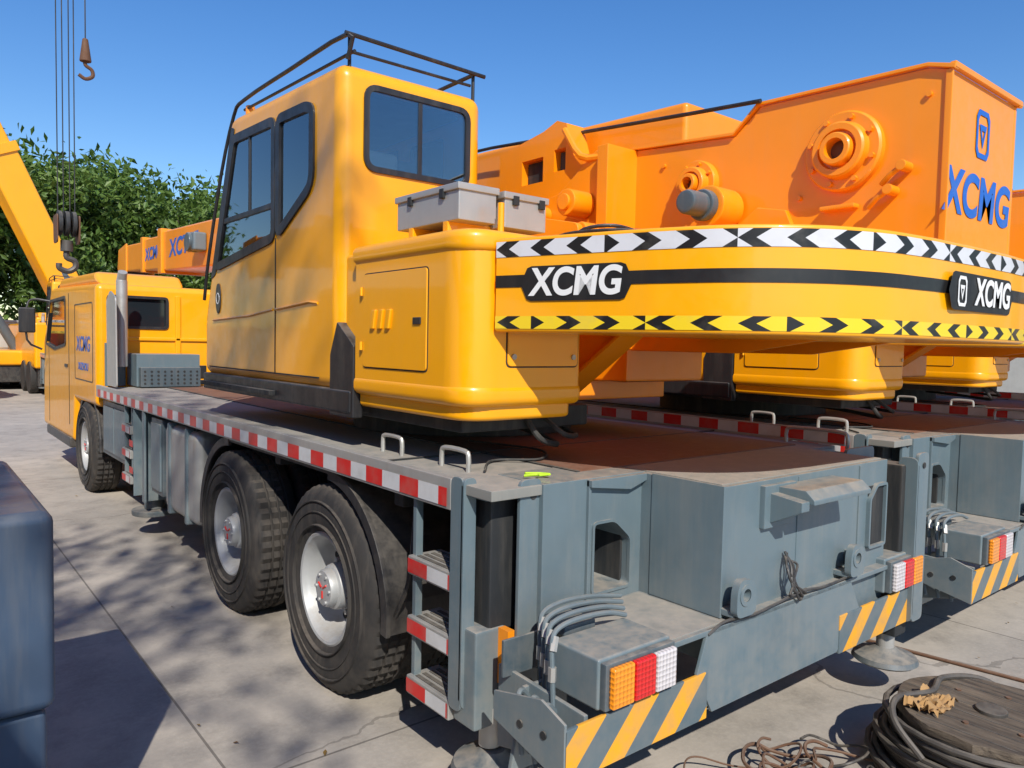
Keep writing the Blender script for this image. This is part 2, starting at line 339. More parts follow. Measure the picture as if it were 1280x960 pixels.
for y in(3.60,5.05): wheel(1.71,y,1); wheel(4.15,y,-1)
wheel(1.71,9.95,1,True); wheel(4.15,9.95,-1,True)
for y in(3.6,5.05,9.95): C('axles','frame',(1.9,y,.535),(3.96,y,.535),.09); C('axles','frame',(2.75,y,.53),(3.1,y,.53),.22)
def fender(yc,a0,a1,x0,x1,r=.63):
    n=14
    def arc(rr): return [(yc-rr*math.cos(math.radians(a0+(a1-a0)*i/n)),.535+rr*.98*math.sin(math.radians(a0+(a1-a0)*i/n))) for i in range(n+1)]
    PR('fenders','black',arc(r)+arc(r-.018)[::-1],'x',x0,x1,.003,1)
    xe=(x0-.004,x0+.02) if x0<2.9 else (x1-.02,x1+.004)
    PR('fenders','black',arc(r+.012)+arc(r-.045)[::-1],'x',xe[0],xe[1],.004,2)
for x0,x1 in((1.71,2.30),(3.56,4.15)):
    fender(3.60,-6,88,x0,x1); fender(5.05,92,186,x0,x1); B('fenders','black',x0,x1,3.56,5.09,1.135,1.155); fender(9.95,0,180,x0+.02,x1-.1,.66)
T('fenders','black',[(1.76,2.98,.55),(1.76,2.86,.75),(1.8,2.88,1.0),(1.85,2.95,1.15)],.012,8,4)
def ladder(y0,y1,zs,x=XL):
    for y in(y0,y1): B('ladder_rails','grey',x+.02,x+.055,y-.014,y+.014,min(zs)-.04,1.2,.004)
    for z in zs:
        B('ladder_steps','alu',x-.0,x+.17,y0-.02,y1+.02,z-.045,z+.035,.006)
        for k in range(4): B('ladder_tread','frame',x+.02+k*.035,x+.04+k*.035,y0+.02,y1-.02,z+.033,z+.0375,.001)
        strip(A,'step_tape',[(x-.003,y1+.015),(x-.003,y0-.015)],z-.035,z+.025,0,'rw',u0=0.0)
ladder(2.44,2.72,(.88,.62,.36))
ladder(7.72,8.0,(.95,.72,.48))
B('ladder_rails','grey',XL+.02,XL+.05,7.74,7.98,1.18,1.22)
B('fuel_tank','alu',XL+.03,2.35,5.80,6.65,.40,1.12,.07,4)
for y in(5.98,6.45): B('tank_straps','grey',XL+.015,2.36,y,y+.06,.385,1.135,.03,3)
B('side_locker','greyd',XL+.03,2.3,6.7,7.05,.48,1.13,.01); B('side_locker_door','grey',XL+.015,XL+.035,6.73,7.02,.52,1.09,.006)
B('side_locker','greyd',XL+.06,2.3,8.05,9.2,.55,1.13,.01); B('side_locker_door','grey',XL+.045,XL+.07,8.1,8.6,.6,1.08,.006); B('side_locker_door','grey',XL+.045,XL+.07,8.63,9.1,.6,1.08,.006)
for s,x in((1,XL),(-1,XR)):
    X=lambda a,b:(min(x+s*a,x+s*b),max(x+s*a,x+s*b))
    B('front_outrigger','grey',*X(.0,.02),7.18,7.24,.35,1.2); B('front_outrigger','grey',*X(.0,.25),7.24,7.26,.35,1.2); B('front_outrigger','grey',*X(.0,.25),7.56,7.58,.35,1.2)
    C('front_outrigger_jack','greyd',(x+s*.14,7.41,.25),(x+s*.14,7.41,1.2),.085,bev=.01); C('front_outrigger_jack','greyd',(x+s*.14,7.41,.2),(x+s*.14,7.41,.25),.19,bev=.01)
    B('front_outrigger','grey',*X(.2,.8),7.26,7.56,.75,1.15)
strip(A,'outrigger_tape',[(XL-.003,7.72),(XL-.003,7.58)],.8,.86,0,'rw'); strip(A,'outrigger_tape',[(XL-.003,7.72),(XL-.003,7.58)],.55,.61,0,'rw')
# --- rear left outrigger (forward bay)
def legplate(axis,poly,c0,c1,part='rear_outrigger'): PR(part,'grey',rpoly(poly,.035,4),axis,c0,c1,.004,2)
def plate_holes(part,ax_,pts,c0,c1,r=.016):
    for a,b in pts: A.merge(part,'frame',mkcyl(ax(ax_,a,b,c0),ax(ax_,a,b,c1),r,seg=16))
legplate('y',[(1.835,.24),(1.945,.2),(1.945,1.305),(1.835,1.305)],2.185,2.205)
legplate('y',[(1.675,.40),(1.735,.38),(1.735,1.305),(1.675,1.305)],2.33,2.35)
legplate('x',[(2.335,.38),(2.42,.38),(2.42,1.305),(2.335,1.305)],1.675,1.693)
legplate('x',[(2.20,.24),(2.42,.24),(2.42,1.28),(2.20,1.28)],1.925,1.945)
B('rear_outrigger','grey',1.7,1.93,2.41,2.425,.38,1.27)
B('rear_outrigger','grey',1.69,1.84,2.26,2.40,.33,.72,.012); B('outrigger_leg','frame',1.76,1.89,2.27,2.38,.7,1.24,.012); C('outrigger_leg_rod','alu',(1.80,2.3,.24),(1.80,2.3,.4),.045)  # upper leg coloured dark to give the slot its deep shade
B('rear_outrigger','grey',1.69,1.93,2.21,2.42,1.235,1.262,.004)
A.merge('outrigger_foot','greyd',mklathe([(0,.0),(.15,.0),(.165,.012),(.155,.035),(.08,.055),(.05,.08),(0,.08)],(1.80,2.28,.15),(0,0,1),32))
plate_holes('plate_holes','y',((1.9,1.24),(1.9,.5),(1.9,.36)),2.182,2.19); plate_holes('plate_holes','y',((1.705,1.26),),2.327,2.335)
B('marker_stripe','orange',1.80,1.832,2.20,2.26,.50,.72,.0)
PR('bumper_bracket','grey',[(1.66,.30),(1.72,.60),(1.93,.60),(1.93,.30)],'y',2.0,2.02); PR('bumper_bracket','grey',[(1.72,.42),(2.18,.30),(2.18,.62),(1.72,.60)],'x',1.74,1.76)
face=mkprism([(1.93,.55),(2.52,.55),(2.52,1.283),(1.93,1.283)],'y',2.16,2.45,.005)
hole=mkprism(rpoly([(2.21,.80),(2.43,.80),(2.43,1.00),(2.33,1.09),(2.21,1.09)],.03,4),'y',2.0,2.36,0)
A.merge_me('rear_beam_housing','grey',boolean(face,[hole]))
A.merge('rear_beam_housing','grey',mkring(rpoly([(2.20,.79),(2.44,.79),(2.44,1.01),(2.335,1.10),(2.20,1.10)],.03,4),.012,'y',2.153,2.17))
B('rear_beam_housing','grey',2.165,2.18,2.145,2.17,.77,1.28,.003); B('rear_beam_housing','grey',2.50,4.14,2.16,2.44,.55,1.27)
PR('rear_beam_housing','grey',[(2.165,1.279),(2.50,1.279),(2.50,1.25),(2.40,1.22),(2.165,1.25)],'y',2.13,2.162,.003)
B('tail_box','grey',2.50,3.90,1.745,2.165,.56,1.279,.005)
B('tail_box','grey',2.495,2.51,1.735,2.1,.76,1.284,.003)
B('tail_box','grey',3.05,3.058,1.741,1.75,.78,1.27,.002); B('tail_box','grey',3.60,3.612,1.738,1.75,.78,1.27,.003)
B('tail_top_dust','deck',2.53,3.88,1.77,2.29,1.272,1.2835,.002)
legplate('y',[(4.06,.42),(4.185,.42),(4.185,1.305),(4.06,1.305)],1.66,1.68)
legplate('x',[(1.66,.42),(1.76,.42),(1.76,1.28),(1.66,1.28)],4.055,4.072)
legplate('y',[(3.88,.55),(4.19,.55),(4.19,1.305),(3.88,1.305)],1.95,1.97)
B('outrigger_leg','frame',4.02,4.15,1.72,1.88,.33,1.24,.012); C('outrigger_leg_rod','alu',(4.09,1.8,.24),(4.09,1.8,.4),.045)
A.merge('outrigger_foot','greyd',mklathe([(0,.0),(.15,.0),(.165,.012),(.155,.035),(.08,.055),(.05,.08),(0,.08)],(4.09,1.8,.17),(0,0,1),32))
B('tail_recess','frame',3.70,3.86,1.741,1.75,.86,1.16,.002); A.merge('tail_box','grey',mkring(rpoly([(3.69,.85),(3.87,.85),(3.87,1.17),(3.76,1.17),(3.69,1.10)],.02,3),.014,'y',1.725,1.75))
plate_holes('plate_holes','y',((4.12,1.24),),1.655,1.662)
PR('tail_hook_bracket','grey',[(1.745,1.25),(1.60,1.25),(1.56,1.215),(1.56,1.195),(1.745,1.215)],'x',2.86,3.34,.004)
PR('tail_hook_bracket','grey',[(1.745,1.23),(1.58,1.21),(1.58,1.17),(1.745,1.09)],'x',2.80,2.86,.004)
PR('tail_hook_bracket','grey',[(1.745,1.23),(1.62,1.21),(1.745,1.12)],'x',3.30,3.33,.003)
B('tail_hook_bracket','grey',2.76,3.0,1.72,1.75,1.08,1.26,.005)
for x in(2.55,3.44):
    me=boolean(mkprism(rpoly([(x-.06,.78),(x+.07,.78),(x+.07,.86),(x+.05,.92),(x-.04,.93),(x-.06,.88)],.035,5),'y',1.655,1.685,0),[mkcyl((x,1.6,.865),(x,1.75,.865),.026)])
    A.merge_me('towing_lugs','grey',me); B('towing_lugs','grey',x-.05,x+.06,1.68,1.75,.775,.80,.004); B('towing_lugs','grey',x+.045,x+.06,1.68,1.75,.79,.88,.004)
    A.merge('towing_lugs','grey',mklathe([(.026,-.004),(.043,-.004),(.043,.034),(.026,.034)],(x,1.655,.865),(0,1,0),24))
random.seed(3)
for k in range(5):
    x=2.95+random.uniform(-.02,.02); T('rear_cables','black',[(x,1.73,.96-.01*k),(x+random.uniform(-.05,.05),1.70,.9),(x-.02,1.68,.84),(x+random.uniform(-.06,.08),1.67,.80-.01*k),(x+.12*random.random(),1.69,.785)],.006,6,5)
T('rear_cables','black',[(2.36,1.69,.74),(2.45,1.68,.775),(2.62,1.675,.765),(2.8,1.68,.772),(3.0,1.675,.79),(3.2,1.68,.772),(3.5,1.69,.775)],.006,6,5)
B('bumper','grey',1.93,4.12,1.69,2.16,.735,.757,.004)
B('ledge_dust','deck',1.96,2.48,1.71,2.14,.75,.7605,.002)
PR('bumper','grey',[(2.30,.60),(2.36,.757),(3.45,.757),(3.55,.60),(3.35,.43),(2.4,.43)],'y',1.69,1.705,.003)
B('hazard_plates','hazard',1.62,2.36,1.684,1.70,.42,.60,.004); B('hazard_plates','hazard',3.36,4.18,1.684,1.70,.42,.60,.004)
PR('bumper','grey',[(1.684,.42),(1.684,.62),(1.80,.66),(2.05,.60),(2.05,.5)],'x',1.617,1.629,.003); PR('bumper','grey',[(1.684,.42),(1.684,.62),(1.80,.66),(2.1,.60),(2.1,.5)],'x',4.17,4.182,.003)
B('bumper','grey',2.36,3.5,1.70,1.9,.44,.46)
B('bumper','grey',1.63,4.17,1.70,1.712,.44,.59,.003)
plate_holes('plate_holes','x',((1.78,.55),(1.90,.54)),1.612,1.62,.014)
def taillight(x0,x1,flip=False):
    B('light_housing','grey',x0-.02,x1+.02,1.70,1.93,.61,.785,.01,3); B('light_frame','greyd',x0-.012,x1+.012,1.672,1.702,.615,.775,.006)
    w=(x1-x0)/3; order=['amberlens','redlens','whitelens']
    if flip: order=['whitelens','redlens','amberlens']
    for i,mt in enumerate(order): B('lens_%s'%mt,mt,x0+w*i+.002,x0+w*(i+1)-.002,1.648,1.675,.625,.765,.008,3)
taillight(1.80,2.13); taillight(3.84,4.15,True)
for k in range(4):
    y=1.88+.055*k; x=1.74+.03*k
    T('hydraulic_pipes','hose',[(x,y-.02,.42),(x,y,.68),(x+.005,y+.01,.79),(x+.04,y+.02,.83),(x+.14,y+.02,.845),(x+.30,y+.03,.83),(x+.40+.02*k,y+.03,.80)],.0095,8,6)
    C('pipe_fittings','alu',(x-.001,y,.66),(x,y,.71),.015,seg=6); C('pipe_fittings','alu',(x,y,.765),(x+.02,y+.012,.81),.014,seg=6)
for k in range(3): T('hydraulic_pipes','hose',[(1.66,1.80+.07*k,.40),(1.66,1.83+.07*k,.54),(1.69,1.85+.07*k,.60),(1.74,1.86+.07*k,.56)],.01,8,5)
B('valve_block','greyd',1.70,1.92,2.10,2.115,.60,.74); B('valve_block','greyd',1.86,2.02,1.95,2.1,.765,.80)
# --- front
C('exhaust','alu',(1.86,8.85,1.5),(1.86,8.85,2.42),.055,bev=.01); C('exhaust','alu',(1.86,8.85,2.42),(1.86,8.80,2.5),.05,.045)
PR('exhaust_guard','alu',rpoly([(8.52,1.3),(8.95,1.3),(8.98,2.2),(8.8,2.3),(8.55,2.22)],.04,4),'x',1.735,1.75,.003)
B('perforated_locker','grey',1.97,2.62,8.72,9.15,1.29,1.64,.01); B('perforated_locker_lid','greyd',1.99,2.60,8.62,8.9,1.29,1.5,.01)
for i in range(9):
    for j in range(4): C('locker_holes','frame',(2.03+i*.066,8.615,1.33+j*.042),(2.03+i*.066,8.63,1.33+j*.042),.012,seg=8)
PR('front_wing','grey',[(1.75,1.28),(1.95,1.28),(1.95,1.7),(1.9,1.75),(1.75,1.75)],'y',9.12,9.16,.004)
cab=mkprism([(9.25,1.04),(9.25,2.40),(12.3,2.48),(13.0,1.75),(13.08,.5),(10.66,.5),(10.55,1.04)],'x',1.685,4.175,.07,4)
me=boolean(cab,[mkbox(2.95,3.95,8.9,11.8,2.2,2.8,0),mkprism(rpoly([(11.15,1.72),(12.0,1.65),(12.72,1.72),(12.3,2.28),(11.15,2.3)],.06),'x',1.6,1.82,0),mkbox(1.80,2.42,9.1,9.4,1.92,2.27,0)])
A.merge_me('driver_cab','yellow',me)
PR('driver_cab_glass','dglass',rpoly([(11.12,1.69),(12.0,1.62),(12.76,1.69),(12.33,2.31),(11.12,2.33)],.06),'x',1.70,1.72,0)
A.merge('driver_cab_trim','black',mkring(rpoly([(11.12,1.69),(12.0,1.62),(12.76,1.69),(12.33,2.31),(11.12,2.33)],.06),.035,'x',1.675,1.70))
B('driver_cab_glass','dglass',1.8,2.42,9.275,9.285,1.92,2.27,.0); A.merge('driver_cab_trim','black',mkring(rpoly([(1.79,1.91),(2.43,1.91),(2.43,2.28),(1.79,2.28)],.05),.03,'y',9.235,9.275))
PR('driver_cab_roof','yellow',[(9.5,2.40),(9.75,2.56),(12.0,2.6),(12.35,2.46)],'x',1.76,2.7,.06,3)
B('driver_cab_rear_rib','yellow',2.5,2.56,9.225,9.26,1.3,2.3,.01); B('driver_cab_rear_rib','yellow',1.8,2.9,9.225,9.26,1.78,1.82,.01)
A.merge('driver_cab_side_vents','black',mkbox(2.65,2.85,9.235,9.262,1.35,1.5,.01))
A.merge('driver_cab_side_vents','frame',mkring(rpoly([(9.42,1.30),(10.5,1.30),(10.5,2.2),(9.42,2.2)],.05),.012,'x',1.681,1.69))
B('driver_cab_trim','black',1.681,1.69,10.9,10.915,.7,2.35,.0); B('driver_cab_trim','black',1.681,1.69,12.5,12.51,.6,1.7,.0); B('driver_cab_trim','black',1.672,1.69,11.0,11.18,1.42,1.46,.004)
B('driver_cab_glass','dglass',1.85,4.0,12.75,12.78,1.75,2.2,.01)
T('mirrors','black',[(1.70,12.5,2.3),(1.5,12.55,2.32),(1.42,12.5,2.2),(1.42,12.5,1.75),(1.6,12.5,1.62)],.015,8,3); B('mirrors','black',1.32,1.52,12.46,12.53,1.85,2.2,.03,3)
B('cab_steps','black',1.66,1.9,10.75,12.6,.42,.55,.02)
text(A,'door_lettering','XCMG',(1.682,9.98,1.72),(0,-1,0),(0,0,1),.24,'blue',1.15)
text(A,'door_lettering_small','XUZHOU',(1.682,9.98,1.46),(0,-1,0),(0,0,1),.12,'blue',1.15)

# ================= SUPERSTRUCTURE
C('slew_ring','frame',(2.93,4.1,1.285),(2.93,4.1,1.42),.72,seg=64,bev=.01); C('slew_ring','frame',(2.93,4.1,1.42),(2.93,4.1,1.5),.66,seg=64)
for k in range(40):
    t=2*math.pi*k/40; C('slew_bolts','frame',(2.93+.69*math.cos(t),4.1+.69*math.sin(t),1.42),(2.93+.69*math.cos(t),4.1+.69*math.sin(t),1.45),.016,seg=6)
B('turntable','orange',2.42,3.9,3.2,4.95,1.5,1.62,.01); B('turntable','orange',2.42,3.15,3.2,4.8,1.6,2.28,.02)
B('turntable_floor','frame',1.85,2.6,2.6,4.6,1.44,1.54,.01)
T('turntable_hoses','frame',[(2.2,2.6,1.5),(2.25,2.55,1.40),(2.4,2.6,1.36),(2.5,2.9,1.38),(2.6,3.3,1.40)],.014,8,5); T('turntable_hoses','frame',[(2.3,2.6,1.5),(2.35,2.5,1.42),(2.5,2.58,1.40),(2.6,2.9,1.42)],.012,8,5)
PR('counterweight_arms','orange',[(3.25,1.52),(3.25,2.25),(1.4,2.25),(1.4,1.90),(2.35,1.90),(2.9,1.52)],'x',2.60,2.63,.004)
PR('counterweight_arms','orange',[(2.9,1.50),(2.35,1.88),(2.35,1.90),(2.9,1.53)],'x',2.56,2.72,.003)
B('turntable','orange',3.2,3.9,2.9,3.3,1.62,2.1,.02)
outer=mkprism([(3.56,1.56),(3.56,3.235),(5.18,3.30),(5.62,2.25),(5.73,1.95),(5.73,1.56)],'x',1.75,2.65,.075,5)
inner=mkprism([(3.63,1.66),(3.63,3.16),(5.10,3.22),(5.54,2.24),(5.66,1.94),(5.66,1.66)],'x',1.81,2.59,0)
wr=rpoly([(3.88,2.66),(3.88,3.06),(3.96,3.085),(4.34,3.10),(4.34,2.44)],[.08,.05,.03,.05,.06],4)
wf=rpoly([(4.41,2.43),(4.41,3.105),(5.09,3.13),(5.43,2.32)],.05,4)
wrear=rpoly([(1.90,2.72),(2.535,2.72),(2.535,3.13),(1.90,3.13)],.06,5)
me=boolean(outer,[inner,mkprism(wr,'x',1.6,2.8,0),mkprism(wf,'x',1.6,2.8,0),mkprism(wrear,'y',3.4,3.7,0),mkbox(1.84,2.56,5.16,5.9,2.02,3.14,0)])
A.merge_me('operator_cab','yellow',me)
for xs in((1.738,1.765,1.752),(2.635,2.662,2.648)):
    A.merge('cab_window_frames','black',mkring(inset(wr,-.03)[1],.055,'x',xs[0],xs[1])); A.merge('cab_window_frames','black',mkring(inset(wf,-.03)[1],.055,'x',xs[0],xs[1]))
    PR('cab_glass','glass',wr,'x',xs[2],xs[2]+.005,0); PR('cab_glass','glass',wf,'x',xs[2],xs[2]+.005,0)
    B('cab_window_frames','black',xs[0]+.004,xs[1],4.42,5.32,2.60,2.635,.004); B('cab_window_frames','black',xs[0]+.006,xs[1],4.80,4.825,2.63,3.1,.004)
A.merge('cab_window_frames','black',mkring(inset(wrear,-.018)[1],.03,'y',3.548,3.57)); PR('cab_glass','glass',wrear,'y',3.557,3.562,0); B('cab_window_frames','black',2.21,2.235,3.553,3.566,2.72,3.13,.003)
PR('cab_glass','glass',[(5.175,3.17),(5.60,2.25),(5.71,2.02),(5.72,2.02),(5.61,2.255),(5.185,3.175)],'x',1.84,2.56,0)
PR('cab_window_frames','black',[(5.19,3.23),(5.62,2.26),(5.735,1.95),(5.747,1.95),(5.634,2.27),(5.202,3.235)],'x',1.80,1.87,.002); PR('cab_window_frames','black',[(5.19,3.23),(5.62,2.26),(5.735,1.95),(5.747,1.95),(5.634,2.27),(5.202,3.235)],'x',2.53,2.60,.002)
PR('cab_window_frames','black',rpoly([(5.08,3.20),(5.14,3.22),(5.56,2.24),(5.46,2.27)],.02),'x',1.7445,1.752,.001)
B('cab_interior','black',1.95,2.45,3.95,4.5,1.75,2.15,.06,3); PR('cab_interior','greyd',rpoly([(3.82,2.1),(4.0,2.1),(3.92,2.86),(3.78,2.86)],.05),'x',2.05,2.42,.04,3); B('cab_interior','black',2.0,2.4,5.0,5.45,1.7,2.25,.04); B('cab_floor','greyd',1.82,2.58,3.64,5.6,1.665,1.69,.0)
B('cab_headlining','greyd',1.83,2.57,3.66,5.0,3.12,3.155,.01); B('cab_headlining','greyd',2.57,2.585,3.66,5.3,1.7,2.36,.0)
T('cab_interior','black',[(2.0,4.6,1.7),(2.0,4.65,2.3),(2.02,4.6,2.42)],.015,8,4); C('cab_interior','black',(2.2,4.9,2.38),(2.2,4.95,2.36),.16,seg=24)
A.merge('cab_seat_cover','white',mkbox(1.97,2.18,3.70,3.80,2.66,2.86,.04,3))
B('cab_seams','frame',1.7475,1.7515,4.379,4.391,1.62,2.42,.0)
B('cab_seams','frame',1.7475,1.7515,3.78,5.6,1.618,1.626,.0); T('cab_grab_ridges','yellow',[(1.75,3.80,2.02),(1.744,3.9,2.03),(1.744,4.36,2.0)],.008,6); T('cab_grab_ridges','yellow',[(1.75,4.42,2.0),(1.744,4.8,1.97),(1.744,5.5,1.95)],.008,6)
B('cab_sill','black',1.735,2.63,3.40,5.70,1.46,1.575,.012,3); B('cab_sill_step','frame',1.70,1.80,4.35,5.65,1.49,1.52,.004)
PR('cab_corner_guard','black',[(3.64,1.44),(3.38,1.44),(3.38,1.80),(3.56,1.92),(3.64,1.75)],'x',1.742,1.80,.008)
A.merge('cab_badge','black',mkprism([(5.40+.05*math.cos(t/20*6.283),2.10+.105*math.sin(t/20*6.283)) for t in range(20)],'x',1.742,1.76,.002,1))
A.merge('cab_badge_ring','white',mkring([(5.40+.035*math.cos(t/20*6.283),2.10+.04*math.sin(t/20*6.283)) for t in range(20)],.008,'x',1.7405,1.744))
C('cab_lamp','orange',(1.84,5.05,3.27),(1.84,5.05,3.36),.03,bev=.01); B('cab_roof_hatch','orange',1.9,2.5,3.95,4.8,3.24,3.30,.02,3)
x=1.80
T('roof_rail','black',[(x,3.58,3.25),(x,3.58,3.375),(x,4.3,3.39),(x,5.05,3.39),(x,5.25,3.33),(x-.03,5.42,2.95),(x-.05,5.62,2.4),(x-.05,5.72,2.1)],.012,8,3)
T('roof_rail','black',[(x+.05,3.60,3.31),(x+.02,5.1,3.34)],.009,8)
T('roof_rail','black',[(1.78,3.57,3.375),(2.66,3.57,3.36)],.012,8); T('roof_rail','black',[(1.82,3.60,3.30),(2.58,3.60,3.30)],.009,8)
for x in(1.82,2.60): T('roof_rail','black',[(x,3.6,3.2),(x,3.6,3.37)],.01,8)
T('roof_rail','black',[(2.60,3.58,3.365),(2.60,4.5,3.36),(2.60,4.6,3.26)],.012,8)
def foot(e=0): return rpoly([(1.75-e,3.37+max(e,0)),(1.75-e,2.44-e),(2.40+e,2.44-e),(2.40+e,3.37+max(e,0))],[.0,.16,.05,.0],8)
A.merge('engine_cover','yellow',mkprism(foot(),'z',1.60,2.20,.0)); A.merge('engine_cover_top','yellow',mkprism(foot(.012),'z',2.19,2.285,.035,4,True)); A.merge('engine_cover','yellow',mkprism(foot(-.03),'z',1.50,1.60,.02,3,True)); A.merge('engine_cover_skirt','yellow',mkprism(foot(.005),'z',1.56,1.66,.04,4,True))
B('engine_cover','yellow',1.79,2.4,3.35,3.56,1.6,2.26,.02,3)
def panel(axis,poly,c,s=-1):
    PR('cover_panels','yellow',rpoly(poly,.02,4),axis,c+s*.008,c,.004,2); A.merge('panel_gaps','frame',mkring(inset(rpoly(poly,.02,4),-.006)[1],.006,axis,c+s*.0015,c+.001))
panel('x',[(2.72,1.70),(3.28,1.70),(3.28,2.14),(2.72,2.14)],1.75); panel('y',[(1.96,1.73),(2.36,1.73),(2.36,2.12),(1.96,2.12)],2.44)
for k in range(3): PR('louvres','yellow',[(3.02+k*.07,1.88),(3.055+k*.07,1.88),(3.035+k*.07,1.97),(3.0+k*.07,1.97)],'x',1.728,1.745,.006)
B('cover_latch','black',1.735,1.744,2.76,2.82,1.90,1.93,.003)
for z in(1.80,2.06): C('panel_hinges','yellow',(1.738,3.29,z-.02),(1.738,3.29,z+.02),.008,seg=10)
for x,z in((1.99,1.77),(2.33,1.77)): C('cover_latch_knob','alu',(x,2.425,z),(x,2.435,z),.012,seg=10)
B('toolbox','alu',1.83,2.03,2.62,3.12,2.34,2.47,.006); B('toolbox','alu',1.82,2.04,2.61,3.13,2.465,2.495,.005)
B('toolbox','alu',2.06,2.30,2.60,3.05,2.33,2.46,.006); B('toolbox','alu',2.05,2.31,2.59,3.06,2.455,2.485,.005)
for y in(2.72,2.98): B('toolbox_latches','frame',1.816,1.83,y,y+.03,2.44,2.48,.002)
for x in(2.1,2.25): B('toolbox_latches','frame',x,x+.03,2.584,2.6,2.43,2.47,.002)
T('toolbox_bracket','yellow',[(2.0,2.55,2.26),(2.0,2.55,2.42)],.014,8); B('toolbox_bracket','yellow',1.83,2.30,2.7,2.74,2.27,2.345); B('toolbox_bracket','yellow',1.83,2.30,2.98,3.02,2.27,2.345)
# counterweight
cwp=[(1.88,2.42),(2.08,1.80)]+[tuple(v)[:2] for v in catmull([(2.08,1.80,0),(2.20,1.55,0),(2.39,1.35,0),(2.64,1.235,0),(2.95,1.19,0)],6)][1:]+[(3.30,1.175),(3.65,1.17),(3.92,1.18)]+[tuple(v)[:2] for v in catmull([(3.92,1.18,0),(4.07,1.26,0),(4.15,1.42,0),(4.18,1.65,0)],4)][1:]+[(4.18,2.42)]
A.merge('counterweight','yellow',mkprism(cwp,'z',1.87,2.245,.012,3,True))
B('counterweight_back','yellow',1.93,4.1,2.40,2.5,1.92,2.2,.02)
strip(A,'counterweight_tape_top',cwp,2.168,2.230,.0025,'chevw'); strip(A,'counterweight_tape_bottom',cwp,1.884,1.934,.0025,'chevy',u0=.31)
strip(A,'counterweight_band',cwp,2.048,2.096,.003,'tapeblack')
def label(o,r,w,h,nm):
    r=Vector(r).normalized(); n=r.cross(Vector((0,0,1))); O=Vector(o)+n*.0055; bm=bmesh.new()
    pts=[(-w/2-.03,0),(-w/2,h*.45),(-w/2+.02,h/2),(w/2-.02,h/2),(w/2,h*.45),(w/2+.03,0),(w/2,-h*.45),(w/2-.02,-h/2),(-w/2+.02,-h/2),(-w/2,-h*.45)]
    bm.faces.new([bm.verts.new(O+r*a+Vector((0,0,b))) for a,b in pts]); A.merge(nm,'tapeblack',bm)
    return O+n*.002
d=(Vector((2.08,1.80,0))-Vector((1.88,2.42,0))).normalized()
c0=Vector((1.88,2.42,2.060))+d*.36
O=label(c0,d,.42,.135,'counterweight_label'); text(A,'counterweight_lettering','XCMG',O,d,(0,0,1),.145,'white',.90,.03)
O=label((3.37,1.172,2.060),(1,-.0,0),.60,.145,'counterweight_label'); text(A,'counterweight_lettering','XCMG',O+Vector((.10,-.002,0)),(1,0,0),(0,0,1),.145,'white',.86,.03)
def icon(asm,part,o,r,h,mat):
    r=Vector(r).normalized(); O=Vector(o); w=h*.72; z=Vector((0,0,1))
    def face(pts,inn):
        bm=bmesh.new(); a=[bm.verts.new(O+r*x+z*y) for x,y in pts]; b=[bm.verts.new(O+r*x+z*y) for x,y in inn]
        for i in range(len(a)): bm.faces.new((a[i],a[(i+1)%len(a)],b[(i+1)%len(b)],b[i]))
        asm.merge(part,mat,bm)
    P=[(-w/2,-h/2+.15*h),(-w/2+.15*w,-h/2),(w/2-.15*w,-h/2),(w/2,-h/2+.15*h),(w/2,h/2-.15*h),(w/2-.15*w,h/2),(-w/2+.15*w,h/2),(-w/2,h/2-.15*h)]
    face(P,[(x*.72,y*.78) for x,y in P]); Q=[(-w*.27,h*.2),(0,-h*.3),(w*.27,h*.2)]; face(Q,[(x*.4,y*.4) for x,y in Q])
icon(A,'counterweight_badge',(3.16,1.1640,2.060),(1,0,0),.115,'white')
# boom tail + side plates
tail=[(1.27,1.95),(1.27,2.94),(1.36,2.965),(2.12,2.985),(2.26,2.87),(2.92,2.92),(2.98,2.84),(2.98,1.8),(2.2,1.8)]
PR('boom_tail','orange',tail,'x',3.235,3.26,.004); PR('boom_tail','orange',tail,'x',3.93,3.955,.004)
PR('boom_tail','orange',[(1.272,1.95),(1.272,2.94),(1.37,2.96),(2.12,2.98),(2.25,2.86),(2.9,2.90),(2.9,2.75),(1.5,2.6),(1.4,1.95)],'x',3.255,3.935,.002)
for x in(3.215,3.935): PR('boom_tail_flange','orange',[(1.255,2.935),(1.36,2.968),(2.125,2.988),(2.262,2.873),(2.93,2.923),(2.93,2.938),(2.258,2.889),(2.13,3.003),(1.355,2.983),(1.25,2.952)],'x',x,x+.04,.003)
B('boom_tail_flange','orange',3.22,3.97,1.25,1.275,2.94,2.965,.005); B('boom_tail_flange','orange',3.224,3.238,1.262,1.29,1.95,2.94,.004)
def boss(y,z,R,x=3.235):
    A.merge('pivot_bosses','orange',mklathe([(R,0),(R,-.03),(R*.95,-.04),(R*.72,-.04),(R*.69,-.075),(R*.64,-.082),(R*.50,-.082),(R*.47,-.06),(R*.42,-.06),(R*.40,-.10),(R*.37,-.105),(R*.26,-.105),(R*.24,-.04)],(x,y,z),(1,0,0),48))
    A.merge('boss_recess_dark','rustwire',mklathe([(R*.25,-.05),(R*.12,-.055),(0,-.055)],(x,y,z),(1,0,0),24))  # dark disc paints the shade of the recess in the boss centre
    for k in range(8):
        t=2*math.pi*k/8+.3; C('boss_bolts','orange',(x-.038,y+R*.84*math.cos(t),z+R*.84*math.sin(t)),(x-.056,y+R*.84*math.cos(t),z+R*.84*math.sin(t)),R*.07,seg=6)
boss(1.69,2.69,.172); boss(2.47,2.66,.125)
